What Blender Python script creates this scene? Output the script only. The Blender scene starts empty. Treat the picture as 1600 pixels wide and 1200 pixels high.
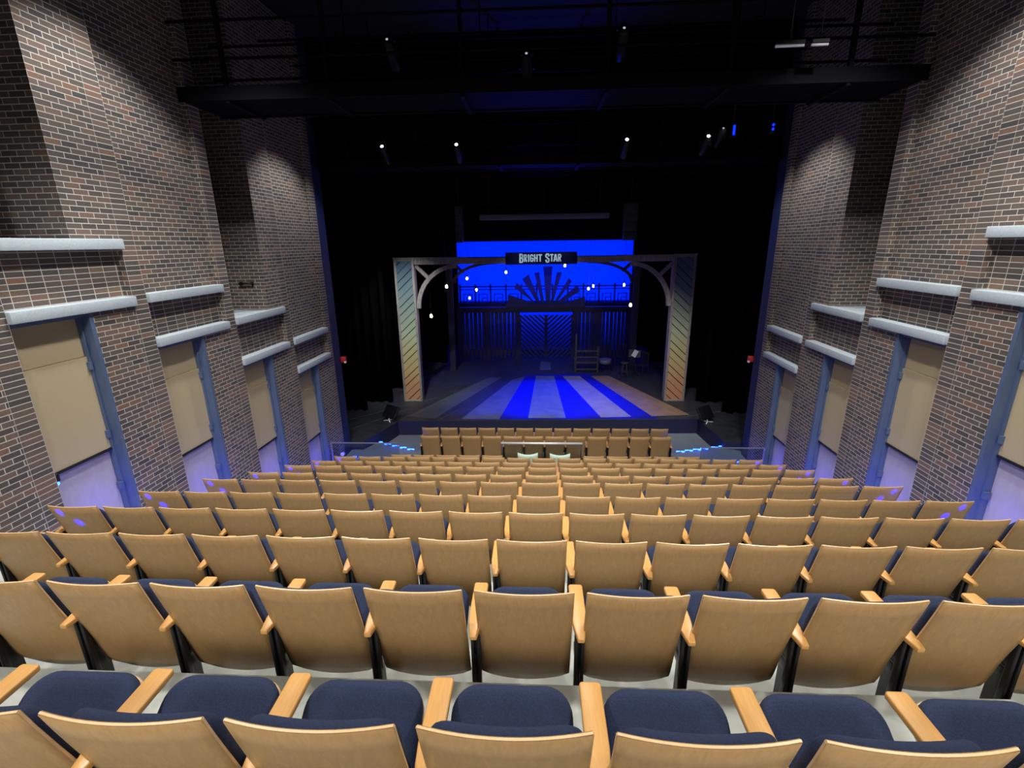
import bpy, bmesh, math, random
from mathutils import Vector, Matrix
random.seed(7)
S = bpy.context.scene
COL = S.collection
R = math.radians
SK = 0.03                      # the rows and the stage stand 1.7 degrees off square to the side walls

# ------------------------------------------------------------------ helpers
def link(o):
    COL.objects.link(o); return o

def tag(o, label=None, cat=None, group=None, kind=None):
    if label: o['label'] = label
    if cat: o['category'] = cat
    if group: o['group'] = group
    if kind: o['kind'] = kind
    return o

def empty(name, loc=(0, 0, 0), rz=0.0, parent=None):
    o = bpy.data.objects.new(name, None); o.empty_display_size = .1
    link(o); o.location = loc; o.rotation_euler = (0, 0, rz)
    if parent: o.parent = parent
    return o

class MB:
    """collects shapes, builds ONE mesh object"""
    def __init__(s):
        s.v = []; s.f = []; s.mi = []; s.uv = []; s.sm = []
    def face(s, pts, mi=0, uv=None, smooth=False):
        b = len(s.v); s.v += [tuple(p) for p in pts]
        s.f.append(list(range(b, b + len(pts)))); s.mi.append(mi); s.uv.append(uv); s.sm.append(smooth)
    def raw(s, verts, faces, mi=0, smooth=False):
        b = len(s.v); s.v += [tuple(p) for p in verts]
        for f in faces:
            s.f.append([b + i for i in f]); s.mi.append(mi); s.uv.append(None); s.sm.append(smooth)
    def bm(s, bm_, mi=0, smooth=False, M=None):
        bm_.verts.ensure_lookup_table()
        vs = [(M @ v.co if M else v.co.copy()) for v in bm_.verts]
        fs = [[v.index for v in f.verts] for f in bm_.faces]
        bm_.verts.index_update()
        s.raw(vs, fs, mi, smooth)
    def box(s, x0, x1, y0, y1, z0, z1, mi=0, M=None, bev=0.0):
        b = bmesh.new(); bmesh.ops.create_cube(b, size=1)
        for v in b.verts:
            v.co = Vector(((x0 + x1) / 2 + v.co.x * (x1 - x0), (y0 + y1) / 2 + v.co.y * (y1 - y0), (z0 + z1) / 2 + v.co.z * (z1 - z0)))
        if bev > 0:
            bmesh.ops.bevel(b, geom=b.edges[:], offset=bev, segments=2, affect='EDGES', profile=.5)
        b.verts.index_update(); s.bm(b, mi, bev > 0, M); b.free()
    def prism(s, pts2, h0, h1, axis='z', mi=0, M=None, bev=0.0, seg=2, smooth=False):
        """outline (ccw) extruded from h0 to h1 along axis"""
        b = bmesh.new()
        def P(p, h):
            return {'z': (p[0], p[1], h), 'y': (p[0], h, p[1]), 'x': (h, p[0], p[1])}[axis]
        lo = [b.verts.new(P(p, h0)) for p in pts2]; hi = [b.verts.new(P(p, h1)) for p in pts2]
        b.faces.new(lo[::-1]); b.faces.new(hi); n = len(pts2)
        for i in range(n):
            b.faces.new((lo[i], lo[(i + 1) % n], hi[(i + 1) % n], hi[i]))
        bmesh.ops.recalc_face_normals(b, faces=b.faces[:])
        if bev > 0:
            es = [e for e in b.edges if e.calc_face_angle(0) > .9]
            bmesh.ops.bevel(b, geom=es, offset=bev, segments=seg, affect='EDGES', profile=.5)
        b.verts.index_update(); s.bm(b, mi, smooth or bev > 0, M); b.free()
    def tube(s, pts, r, n=8, mi=0, cap=True):
        pts = [Vector(p) for p in pts]; rings = []
        for i, p in enumerate(pts):
            d = (pts[min(i + 1, len(pts) - 1)] - pts[max(i - 1, 0)]).normalized()
            a = d.cross(Vector((0, 0, 1)));
            if a.length < 1e-3: a = d.cross(Vector((1, 0, 0)))
            a.normalize(); c = d.cross(a)
            rr = r[i] if isinstance(r, (list, tuple)) else r
            rings.append([p + (a * math.cos(t) + c * math.sin(t)) * rr for t in [2 * math.pi * k / n for k in range(n)]])
        vs = [v for g in rings for v in g]; fs = []
        for i in range(len(rings) - 1):
            for k in range(n):
                fs.append((i * n + k, i * n + (k + 1) % n, (i + 1) * n + (k + 1) % n, (i + 1) * n + k))
        if cap:
            fs.append(tuple(range(n))[::-1]); fs.append(tuple((len(rings) - 1) * n + k for k in range(n)))
        s.raw(vs, fs, mi, True)
    def ball(s, c, rx, ry, rz, mi=0, seg=12):
        b = bmesh.new(); bmesh.ops.create_uvsphere(b, u_segments=seg, v_segments=max(6, seg // 2), radius=1)
        for v in b.verts: v.co = Vector((c[0] + v.co.x * rx, c[1] + v.co.y * ry, c[2] + v.co.z * rz))
        b.verts.index_update(); s.bm(b, mi, True); b.free()
    def build(s, name, mats, parent=None, loc=(0, 0, 0), fixn=True, autosm=True):
        me = bpy.data.meshes.new(name); me.from_pydata(s.v, [], s.f)
        if not isinstance(mats, (list, tuple)): mats = [mats]
        for m in mats: me.materials.append(m)
        me.polygons.foreach_set('material_index', s.mi)
        me.polygons.foreach_set('use_smooth', s.sm)
        if any(u is not None for u in s.uv):
            l = me.uv_layers.new(name='UVMap'); k = 0
            for f, u in zip(s.f, s.uv):
                for j in range(len(f)):
                    if u is not None: l.data[k].uv = u[j]
                    k += 1
        if fixn:
            b = bmesh.new(); b.from_mesh(me)
            bmesh.ops.recalc_face_normals(b, faces=b.faces[:]); b.to_mesh(me); b.free()
        me.update()
        o = bpy.data.objects.new(name, me); link(o); o.location = loc
        if parent: o.parent = parent
        return o

def rrect(x0, x1, y0, y1, rads, n=5):
    """rounded rectangle ccw; rads for corners (x0y0, x1y0, x1y1, x0y1)"""
    out = []
    for (cx, cy, a0), r in zip(((x0, y0, 180), (x1, y0, 270), (x1, y1, 0), (x0, y1, 90)), rads):
        ox = cx + (r if cx == x0 else -r); oy = cy + (r if cy == y0 else -r)
        for k in range(n + 1):
            a = R(a0 + 90 * k / n); out.append((ox + r * math.cos(a), oy + r * math.sin(a)))
    return out

# ------------------------------------------------------------------ materials
def mat(name, col=(.5, .5, .5), rough=.6, metal=0.0, spec=None, emit=None, es=0.0, trans=0.0):
    m = bpy.data.materials.new(name); m.use_nodes = True
    p = m.node_tree.nodes['Principled BSDF']
    p.inputs['Base Color'].default_value = (*col, 1); p.inputs['Roughness'].default_value = rough
    p.inputs['Metallic'].default_value = metal
    if spec is not None: p.inputs['Specular IOR Level'].default_value = spec
    if emit: p.inputs['Emission Color'].default_value = (*emit, 1); p.inputs['Emission Strength'].default_value = es
    if trans: p.inputs['Transmission Weight'].default_value = trans
    return m

def N(m, t, **kw):
    n = m.node_tree.nodes.new(t)
    for k, v in kw.items(): setattr(n, k, v)
    return n
def L(m, a, b): m.node_tree.links.new(a, b)
def P(m): return m.node_tree.nodes['Principled BSDF']

def ramp(m, stops, fac):
    r = N(m, 'ShaderNodeValToRGB'); e = r.color_ramp.elements
    while len(e) < len(stops): e.new(.5)
    for x, (p_, c) in zip(e, stops): x.position = p_; x.color = (*c, 1)
    L(m, fac, r.inputs['Fac']); return r

def grained(name, c0, c1, rough=.45, scale=(3, 3, 3), dist=2.0, nscale=6, coord='Object', bump=0.0, spec=None):
    m = mat(name, c0, rough, spec=spec); tc = N(m, 'ShaderNodeTexCoord'); mp = N(m, 'ShaderNodeMapping')
    mp.inputs['Scale'].default_value = scale; L(m, tc.outputs[coord], mp.inputs['Vector'])
    nz = N(m, 'ShaderNodeTexNoise'); nz.inputs['Scale'].default_value = nscale; nz.inputs['Detail'].default_value = 6
    nz.inputs['Distortion'].default_value = dist; L(m, mp.outputs['Vector'], nz.inputs['Vector'])
    r = ramp(m, [(.3, c0), (.7, c1)], nz.outputs['Fac']); L(m, r.outputs['Color'], P(m).inputs['Base Color'])
    if bump:
        b = N(m, 'ShaderNodeBump'); b.inputs['Strength'].default_value = bump; b.inputs['Distance'].default_value = .01
        L(m, nz.outputs['Fac'], b.inputs['Height']); L(m, b.outputs['Normal'], P(m).inputs['Normal'])
    return m

def brick(name, offset, bw=.203):
    m = mat(name, (.2, .15, .13), .85)
    tc = N(m, 'ShaderNodeTexCoord'); bt = N(m, 'ShaderNodeTexBrick'); bt.offset = offset; bt.squash = 1.0
    L(m, tc.outputs['UV'], bt.inputs['Vector'])
    bt.inputs['Scale'].default_value = 1; bt.inputs['Brick Width'].default_value = bw; bt.inputs['Row Height'].default_value = .0677
    bt.inputs['Mortar Size'].default_value = .0055; bt.inputs['Mortar Smooth'].default_value = .25
    bt.inputs['Color1'].default_value = (0, 0, 0, 1); bt.inputs['Color2'].default_value = (1, 1, 1, 1); bt.inputs['Mortar'].default_value = (.5, .5, .5, 1)
    r = ramp(m, [(0, (.062, .057, .060)), (.3, (.094, .080, .074)), (.55, (.118, .096, .085)), (.78, (.138, .104, .090)), (.94, (.175, .118, .092)), (1, (.205, .112, .08))], bt.outputs['Color'])
    nz = N(m, 'ShaderNodeTexNoise'); nz.inputs['Scale'].default_value = 60; nz.inputs['Detail'].default_value = 4
    L(m, tc.outputs['UV'], nz.inputs['Vector'])
    mx0 = N(m, 'ShaderNodeMixRGB', blend_type='MULTIPLY'); mx0.inputs['Fac'].default_value = .55
    rr = ramp(m, [(.3, (.55, .55, .55)), (.7, (1.25, 1.22, 1.18))], nz.outputs['Fac'])
    L(m, r.outputs['Color'], mx0.inputs['Color1']); L(m, rr.outputs['Color'], mx0.inputs['Color2'])
    mx = N(m, 'ShaderNodeMixRGB'); L(m, bt.outputs['Fac'], mx.inputs['Fac'])
    L(m, mx0.outputs['Color'], mx.inputs['Color1']); mx.inputs['Color2'].default_value = (.50, .48, .445, 1)
    L(m, mx.outputs['Color'], P(m).inputs['Base Color'])
    b = N(m, 'ShaderNodeBump'); b.inputs['Strength'].default_value = .35; b.inputs['Distance'].default_value = .006; b.invert = True
    L(m, bt.outputs['Fac'], b.inputs['Height']); L(m, b.outputs['Normal'], P(m).inputs['Normal'])
    return m

M_BRICK = brick('running bond brick', .5)
M_STACK = brick('stack bond brick', 0.0)
M_PIER = brick('pier brick', 0.0, .24)
M_LINTEL = grained('painted concrete', (.36, .43, .50), (.45, .52, .58), .8, (6, 6, 6), 1, 8, bump=.2)
M_STEEL = grained('blue painted steel', (.075, .115, .215), (.10, .145, .25), .38, (2, 2, 1), .5, 3)
M_LEAF = grained('beige acoustic fabric', (.42, .35, .22), (.48, .40, .26), .9, (40, 40, 40), 0, 4)
M_LEAF2 = grained('grey laminate', (.40, .37, .36), (.46, .43, .42), .7, (2, 2, 1), 1, 3)
M_DARKMETAL = mat('dark metal', (.03, .035, .05), .4, .6)
M_WOODBACK = grained('brown plywood', (.345, .208, .088), (.41, .252, .110), .42, (22, 22, 2.2), 1.2, 2.0)
M_EDGE = grained('pale ply edge', (.62, .40, .22), (.70, .47, .27), .32, (30, 4, 4), .5, 3)
M_ARM = grained('honey oak', (.52, .265, .075), (.60, .325, .105), .35, (30, 3, 30), 1.0, 3)
M_FABRIC = grained('navy wool', (.009, .017, .050), (.018, .030, .078), .95, (1, 1, 1), 0, 160, bump=.25)
M_BLACK = mat('black steel', (.012, .012, .014), .4, .3)
M_CONC = grained('pale concrete', (.31, .345, .335), (.42, .45, .43), .85, (1, 1, 1), 1.5, 5)
M_CARPET = grained('blue grey carpet', (.14, .175, .215), (.18, .215, .255), .95, (1, 1, 1), 0, 40)
M_BLACKPAINT = mat('black paint', (.006, .006, .008), .8)
M_CEIL = mat('black ceiling', (.006, .006, .012), .9)
M_PROSC = mat('black paint with blue light tint', (.012, .02, .07), .6)  # black wall paint with the blue stage light put into its colour
M_CURTAIN = grained('black velour', (.004, .004, .005), (.007, .007, .007), 1, (4, 4, .3), 1, 3, spec=0.0)
M_CAT = mat('catwalk steel', (.0025, .003, .006), .8, 0, spec=.1)
M_WEATHER = grained('weathered grey timber', (.17, .15, .14), (.42, .385, .36), .8, (9, 9, 1.0), 1.5, 3, bump=.3)
M_PROP = grained('dimmed worn timber', (.035, .032, .03), (.07, .064, .06), .8, (9, 9, 1), 1.5, 3)  # prop timber, colour darkened to hold the dimness upstage
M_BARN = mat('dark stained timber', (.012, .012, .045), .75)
M_CYC = bpy.data.materials.new('translucent backdrop cloth'); M_CYC.use_nodes = True
_n = M_CYC.node_tree; _t = _n.nodes.new('ShaderNodeBsdfTranslucent'); _t.inputs['Color'].default_value = (.8, .8, .8, 1)
_n.links.new(_t.outputs[0], _n.nodes['Material Output'].inputs['Surface'])
M_RED = mat('red plastic', (.55, .03, .025), .4)
M_WHITE = mat('white plastic', (.8, .8, .8), .4)
M_CHROME = mat('brushed steel', (.80, .81, .86), .35, .35)
M_GREY = mat('grey case', (.16, .17, .24), .5)
M_MINT = mat('pale mint plastic', (.55, .72, .60), .5)
M_BULB = mat('glowing filament bulb', (1, .8, .5), .3, emit=(1.0, .72, .42), es=45)
M_LAMP = mat('lit lamp lens', (1, 1, 1), .3, emit=(.85, .95, 1.0), es=9)
M_LAMPDIM = mat('dim lamp lens', (.05, .05, .05), .3, emit=(.8, .9, 1.0), es=.5)
M_BLUELED = mat('blue led', (.1, .2, 1), .3, emit=(.01, .08, 1.0), es=14)
M_BLUELENS = mat('blue led lens', (.1, .2, 1), .3, emit=(.0, .01, 1.0), es=5)
M_PAPER = mat('paper', (.8, .8, .8), .8)
M_STAGEW = grained('painted stage floor', (.020, .023, .034), (.042, .046, .062), .5, (1, 1, 1), 1, 3)
M_STAGESIDE = mat('stage fascia', (.012, .014, .045), .6)
M_STAGEBLUE = grained('blue light pool tint', (.004, .006, .30), (.006, .010, .38), .5, (1, 1, 1), 1, 4)  # blue pool of stage light put into the floor colour
def raymat(name, a, b, rough=.6):
    return grained(name, a, b, rough, (1, 1, 1), .6, 2.2)
M_RAY = [raymat('slate ray paint', (.055, .065, .085), (.080, .09, .11)), raymat('blue grey ray paint', (.075, .09, .125), (.115, .13, .165)),
         raymat('pale grey ray paint', (.10, .14, .17), (.18, .215, .235)), raymat('buff ray paint', (.20, .185, .185), (.29, .27, .235)),
         raymat('rust ray paint', (.22, .135, .095), (.30, .20, .125))]
M_SIGN = mat('navy sign board', (.002, .003, .035), .8, spec=.1)
M_LETTER = mat('pale blue letters', (.55, .75, .85), .6)

def glassmat():
    m = bpy.data.materials.new('clear acrylic'); m.use_nodes = True
    nt = m.node_tree; nt.nodes.clear()
    o = nt.nodes.new('ShaderNodeOutputMaterial'); mx = nt.nodes.new('ShaderNodeMixShader')
    t = nt.nodes.new('ShaderNodeBsdfTransparent'); g = nt.nodes.new('ShaderNodeBsdfGlossy')
    t.inputs['Color'].default_value = (.80, .84, .86, 1); g.inputs['Roughness'].default_value = .05; g.inputs['Color'].default_value = (.8, .9, 1, 1)
    fr = nt.nodes.new('ShaderNodeFresnel'); fr.inputs['IOR'].default_value = 1.4
    nt.links.new(fr.outputs[0], mx.inputs[0]); nt.links.new(t.outputs[0], mx.inputs[1]); nt.links.new(g.outputs[0], mx.inputs[2])
    nt.links.new(mx.outputs[0], o.inputs[0]); return m
M_GLASS = glassmat()

def sunrise(name):
    """planks painted in a dusk-to-orange gradient, read from the object's height"""
    m = mat(name, (.5, .5, .4), .7); tc = N(m, 'ShaderNodeTexCoord'); sp = N(m, 'ShaderNodeSeparateXYZ')
    L(m, tc.outputs['Object'], sp.inputs[0]); d = N(m, 'ShaderNodeMath', operation='DIVIDE'); d.inputs[1].default_value = 5.2
    L(m, sp.outputs['Z'], d.inputs[0])
    nz = N(m, 'ShaderNodeTexNoise'); nz.inputs['Scale'].default_value = 14; L(m, tc.outputs['Object'], nz.inputs['Vector'])
    ad = N(m, 'ShaderNodeMath', operation='MULTIPLY_ADD'); ad.inputs[1].default_value = .06; L(m, nz.outputs['Fac'], ad.inputs[0]); L(m, d.outputs[0], ad.inputs[2])
    r = ramp(m, [(.05, (.50, .235, .125)), (.16, (.50, .27, .13)), (.27, (.50, .37, .16)), (.40, (.47, .44, .21)), (.52, (.40, .46, .31)), (.68, (.24, .31, .26)), (.82, (.14, .21, .235)), (.97, (.08, .14, .20))], ad.outputs[0])
    L(m, r.outputs['Color'], P(m).inputs['Base Color']); return m
M_SUNRISE = sunrise('sunrise plank paint')

# ------------------------------------------------------------------ seats
PITCH = .56
BH = .93
def shell_mesh(name, H0, H1, half, mats, flat=False):
    """bent plywood back: profile leaning back, tucked forward at the foot, wrapped round the sitter"""
    prof = [(a, BH - b) for a, b in ((.0, .0), (.026, .10), (.054, .20), (.083, .30), (.112, .40), (.141, .50), (.165, .58), (.188, .65), (.207, .70), (.230, .748))]
    nx = 12; T = .014; mb = MB(); rows_f = []; rows_b = []
    for i, (y, z) in enumerate(prof):
        dist = z - prof[-1][1]; hw = half
        if dist < .05: hw = half - .05 + math.sqrt(max(0, .05 ** 2 - (.05 - dist) ** 2))
        a = prof[max(i - 1, 0)]; b = prof[min(i + 1, len(prof) - 1)]
        t = Vector((b[0] - a[0], b[1] - a[1])).normalized(); nrm = Vector((-t.y, t.x))   # pointing forward
        if nrm.x < 0: nrm = -nrm
        rf = []; rb = []
        for k in range(nx + 1):
            u = -1 + 2 * k / nx; bow = .028 * (u * u) * (1 if z > .45 else max(.4, (z - .15) / .3))
            x = u * hw
            sag = -.018 * (1 - u * u) if i == len(prof) - 1 else 0
            rb.append((x, y + bow, z + sag)); rf.append((x, y + bow + nrm.x * T, z + sag + nrm.y * T))
        rows_b.append(rb); rows_f.append(rf)
    n = nx + 1; m = len(prof)
    vs = [p for r in rows_b for p in r] + [p for r in rows_f for p in r]; O = n * m
    fb = []; ff = []; ed = []
    for i in range(m - 1):
        for k in range(nx):
            a = i * n + k; fb.append((a, a + n, a + n + 1, a + 1)); ff.append((O + a, O + a + 1, O + a + n + 1, O + a + n))
        for k in (0, nx):
            a = i * n + k; ed.append((a, O + a, O + a + n, a + n))
    for k in range(nx):
        ed.append((k, k + 1, O + k + 1, O + k)); b = (m - 1) * n + k; ed.append((b, O + b, O + b + 1, b + 1))
    me = bpy.data.meshes.new(name); me.from_pydata(vs, [], fb + ff + ed)
    for q in mats: me.materials.append(q)
    mi = [0] * (len(fb) + len(ff)) + [1] * len(ed)
    me.polygons.foreach_set('material_index', mi); me.polygons.foreach_set('use_smooth', [True] * len(fb + ff) + [False] * len(ed))
    b = bmesh.new(); b.from_mesh(me); bmesh.ops.recalc_face_normals(b, faces=b.faces[:])
    te = [e for e in b.edges if e.calc_face_angle(0) > 1.0]
    bmesh.ops.bevel(b, geom=te, offset=.0035, segments=2, affect='EDGES'); b.to_mesh(me); b.free()
    me.update(); return me

def simple(mb, name, mats):
    o = mb.build(name, mats); me = o.data; bpy.data.objects.remove(o); return me

ME = {}
ME['backrest'] = shell_mesh('backrest', .2, .83, .250, (M_WOODBACK, M_EDGE))
def back_cushion_mesh():
    b = bmesh.new(); out = rrect(-.234, .234, 0, .438, (.04, .04, .075, .075))
    lo = [b.verts.new((x, 0, z)) for x, z in out]; hi = [b.verts.new((x, .056, z)) for x, z in out]; n = len(out)
    b.faces.new(lo); b.faces.new(hi[::-1])
    for i in range(n): b.faces.new((lo[i], hi[i], hi[(i + 1) % n], lo[(i + 1) % n]))
    bmesh.ops.recalc_face_normals(b, faces=b.faces[:])
    bmesh.ops.bevel(b, geom=[e for e in b.edges if e.calc_face_angle(0) > .9], offset=.026, segments=4, affect='EDGES', profile=.5)
    for k in range(-5, 6):
        bmesh.ops.bisect_plane(b, geom=b.verts[:] + b.edges[:] + b.faces[:], plane_co=(k * .038, 0, 0), plane_no=(1, 0, 0))
    Mb = Matrix.Translation((0, .155, .452)) @ Matrix.Rotation(R(16.2), 4, 'X')
    for v in b.verts:
        u = v.co.x / .25; v.co = Mb @ v.co; v.co.y += .028 * u * u
    b.verts.index_update(); mb = MB(); mb.bm(b, 0, True); b.free()
    return simple(mb, 'back_cushion', M_FABRIC)
ME['back_cushion'] = back_cushion_mesh()
tilt = Matrix.Translation((0, .218, .385)) @ Matrix.Rotation(R(33), 4, 'X')
mb = MB(); mb.prism(rrect(-.226, .226, 0, .328, (.03, .03, .10, .10), 7), .010, .080, 'z', 0, tilt, .032, 4)
ME['seat_cushion'] = simple(mb, 'seat_cushion', M_FABRIC)
mb = MB(); mb.prism(rrect(-.222, .222, -.01, .327, (.03, .03, .10, .10), 7), -.008, .012, 'z', 0, tilt, .004, 2)
ME['seat_shell'] = simple(mb, 'seat_shell', M_EDGE)
def arm_mesh():
    mb = MB()
    out = [(-.018, .052), (.018, .052), (.034, .14), (.041, .22), (.041, .460), (.034, .472), (-.034, .472), (-.041, .460), (-.041, .22), (-.034, .14)]
    mb.prism(out, .603, .630, 'z', 0, None, .007, 3)
    return simple(mb, 'armrest', M_ARM)
ME['armrest'] = arm_mesh()
def leg_mesh():
    mb = MB()
    for x in (-.017, .017): mb.box(x - .009, x + .009, .125, .160, .02, .605, bev=.004)
    mb.box(-.012, .012, .15, .27, .33, .603, bev=.004); mb.box(-.006, .006, .14, .24, .02, .42)
    mb.box(-.033, .033, .07, .32, 0, .014, bev=.004); mb.box(-.02, .02, .14, .26, .355, .42, bev=.006)
    return simple(mb, 'leg', M_BLACK)
ME['leg'] = leg_mesh()

def child(name, me, parent, loc=(0, 0, 0)):
    o = bpy.data.objects.new(name, me); link(o); o.parent = parent; o.location = loc; return o

def make_seat(name='theatre_seat'):
    t = empty(name)
    child('backrest', ME['backrest'], t); child('back_cushion', ME['back_cushion'], t)
    s = child('seat_shell', ME['seat_shell'], t); child('seat_cushion', ME['seat_cushion'], t)
    child('armrest', ME['armrest'], t, (-PITCH / 2 + .013, 0, 0)); child('leg', ME['leg'], t, (-PITCH / 2 + .013, 0, 0))
    return t
proto = make_seat()
first = [True]
def copy_seat(loc, rz):
    if first[0]:
        first[0] = False; proto.location = loc; proto.rotation_euler = (0, 0, rz); return proto
    r = proto.copy(); COL.objects.link(r); r.location = loc; r.rotation_euler = (0, 0, rz)
    for c in list(proto.children):
        d = c.copy(); COL.objects.link(d); d.parent = r
    return r
def end_arm(t):
    child('armrest', ME['armrest'], t, (PITCH / 2, 0, 0)); child('leg', ME['leg'], t, (PITCH / 2, 0, 0))

ROWS = [(.977, -1.304), (1.959, -1.657), (2.917, -2.016), (3.886, -2.385), (4.852, -2.756), (5.842, -3.111), (6.812, -3.496), (7.808, -3.853), (8.755, -4.213), (9.730, -4.566)]
ORD = ['zeroth', 'first', 'second', 'third', 'fourth', 'fifth', 'sixth', 'seventh', 'eighth', 'ninth', 'tenth', 'eleventh', 'twelfth', 'thirteenth', 'fourteenth', 'fifteenth', 'sixteenth', 'seventeenth']
ROWN = ['nearest row', 'second nearest row', 'third nearest row'] + [ORD[i + 1] + ' nearest row' for i in range(4, 11)]
RANGE = {0: (-4, 2), 1: (-6, 4), 2: (-8, 6)}
def row_y(i, x): return ROWS[i][0] + SK * x
def floor_z(i): return ROWS[i][1] - BH
for i in range(10):
    a, b = RANGE.get(i, (-9, 7))
    for k in range(a, b + 1):
        x = (k + 1) * PITCH
        t = copy_seat((x, row_y(i, x), floor_z(i)), SK)
        if i < 3:
            lab = 'plywood and navy seat, %s from the photo left edge, %s' % (ORD[k - a + 1], ROWN[i])
        elif k <= -1:
            lab = ('plywood and navy seat beside the left aisle, %s' % ROWN[i]) if k == a else 'plywood and navy seat, %s from the left aisle, %s' % (ORD[k - a + 1], ROWN[i])
        else:
            lab = ('plywood and navy seat beside the right aisle, %s' % ROWN[i]) if k == b else 'plywood and navy seat, %s from the right aisle, %s' % (ORD[b - k + 1], ROWN[i])
        tag(t, lab, 'seat', 'theatre seats in the ' + ROWN[i])
        if k == b: end_arm(t)
# the broken row in front of the cross aisle, and the two rows by the stage
FL = -5.87                     # cross aisle floor
PIT = -6.15                    # floor in front of the stage
for side, xs in (('left', [-3.774 + .28 + PITCH * j for j in range(5)]), ('right', [.905 + .28 + PITCH * j for j in range(5)])):
    for j, x in enumerate(xs):
        t = copy_seat((x, 10.62 + SK * x, FL + .015), SK)
        tag(t, 'plywood seat, %s from left in the %s five-seat group beside the steel rail' % (ORD[j + 1], side), 'seat', 'seats either side of the wheelchair bay')
        if j == 4: end_arm(t)
for n, y, fz, x0, rn in ((12, 11.87, FL, -3.375, 'twelve-seat row behind the front row'), (13, 13.17, PIT, -3.69, 'front row below the stage')):
    for j in range(n):
        x = x0 + .28 + PITCH * j
        t = copy_seat((x, y + SK * x, fz), SK)
        tag(t, 'dark brown plywood seat, %s from the left, %s' % (ORD[j + 1], rn), 'seat', 'seats in the ' + rn)
        if j == n - 1: end_arm(t)

# two loose pale chairs in the wheelchair bay
def loose_chair(x, y, z, label):
    t = empty('loose_chair', (x, y, z), SK)
    mb = MB(); vs = []; n = 10
    for zz, yy in ((.95, 0), (.87, .015), (.78, .035), (.66, .05)):
        for k in range(n + 1):
            u = -1 + 2 * k / n; vs.append((u * .245, yy + .05 * u * u, zz + (.035 * u * u if zz > .9 else 0)))
    m = n + 1; fs = [(i * m + k, i * m + k + 1, (i + 1) * m + k + 1, (i + 1) * m + k) for i in range(3) for k in range(n)]
    O = len(vs); vs2 = vs + [(a, b + .03, c) for a, b, c in vs]
    fs2 = fs + [tuple(O + q for q in f[::-1]) for f in fs]
    for k in range(n): fs2 += [(k, O + k, O + k + 1, k + 1), (3 * m + k + 1, O + 3 * m + k + 1, O + 3 * m + k, 3 * m + k)]
    for i in range(3):
        for k in (0, n): fs2.append((i * m + k, (i + 1) * m + k, O + (i + 1) * m + k, O + i * m + k))
    mb.raw(vs2, fs2, 0, True); mb.build('backrest', M_MINT, t)
    mb = MB(); mb.prism(rrect(-.23, .23, .06, .48, (.04,) * 4), .42, .46, 'z', 0, None, .015, 3); mb.build('seat', M_MINT, t)
    for sx in (-1, 1):
        mb = MB(); mb.tube([(sx * .21, .03, .0), (sx * .21, .06, .44), (sx * .21, .06, .70)], .011); mb.build('leg', M_CHROME, t)
        mb = MB(); mb.tube([(sx * .21, .45, .0), (sx * .21, .43, .43)], .011); mb.build('leg', M_CHROME, t)
    tag(t, label, 'chair', 'loose chairs in the wheelchair bay')
loose_chair(-.40, 10.66, FL, 'pale mint loose chair, left of two, in the wheelchair bay behind the steel rail')
loose_chair(.38, 10.66, FL, 'pale mint loose chair, right of two, in the wheelchair bay behind the steel rail')

t = empty('guard_rail', (-.08, 11.3, FL), SK)
mb = MB(); mb.tube([(-1.03, 0, .99), (1.03, 0, .99)], .028, 12); mb.build('rail', M_CHROME, t)
for sx in (-1, 1):
    mb = MB(); mb.tube([(sx * 1.0, 0, 0), (sx * 1.0, 0, .97)], .02, 10); mb.box(sx * 1.0 - .05, sx * 1.0 + .05, -.05, .05, 0, .012); mb.build('post', M_DARKMETAL, t)
mb = MB(); mb.box(-.97, .97, -.005, .005, .08, .94); mb.build('glass_panel', M_GLASS, t)
tag(t, 'brushed steel guard rail with clear panel in front of the wheelchair bay', 'railing')
for nm, x0, x1, y in (('left', -5.6, -3.8, 11.28), ('right', 3.9, 5.45, 11.42)):
    t = empty('glass_barrier', ((x0 + x1) / 2, y, FL), SK); h = (x1 - x0) / 2
    mb = MB(); mb.box(-h, h, -.006, .006, .04, .90); mb.build('glass_panel', M_GLASS, t)
    mb = MB(); mb.box(-h, h, -.014, .014, .90, .925); mb.build('top_rail', M_CHROME if 0 else M_GREY, t)
    mb = MB(); mb.box(-h, h, -.02, .02, 0, .05); mb.build('base_channel', M_GREY, t)
    for sx in (-h + .02, h - .02):
        mb = MB(); mb.box(sx - .012, sx + .012, -.012, .012, 0, .90); mb.build('post', M_GREY, t)
    tag(t, 'clear acrylic barrier between the %s brick wall and the %s five-seat group' % (nm, nm), 'barrier', 'acrylic barriers at the cross aisle')

# ------------------------------------------------------------------ floor
def skp(x, y, z): return (x, y + SK * x, z)
mb = MB()
XL, XR = -5.95, 5.80
yprev = None
edges = [(ROWS[i][0] + .03, floor_z(i)) for i in range(10)]
segs = [(-6.0, edges[0][0], edges[0][1] + .36)] + [(edges[i][0], edges[i + 1][0] if i < 9 else 10.50, edges[i][1]) for i in range(10)]
for y0, y1, z in segs:
    mb.face([skp(XL, y0, z), skp(XR, y0, z), skp(XR, y1, z), skp(XL, y1, z)])
for j in range(len(segs) - 1):
    y = segs[j][1]; mb.face([skp(XL, y, segs[j][2]), skp(XR, y, segs[j][2]), skp(XR, y, segs[j + 1][2]), skp(XL, y, segs[j + 1][2])])
zl = segs[-1][2]; mb.face([skp(XL, 10.5, zl), skp(XR, 10.5, zl), skp(XR, 10.5, FL), skp(XL, 10.5, FL)])
o = mb.build('floor', M_CONC, fixn=False); tag(o, 'pale concrete stepped seating floor', 'floor', kind='structure')
mb = MB()
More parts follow.
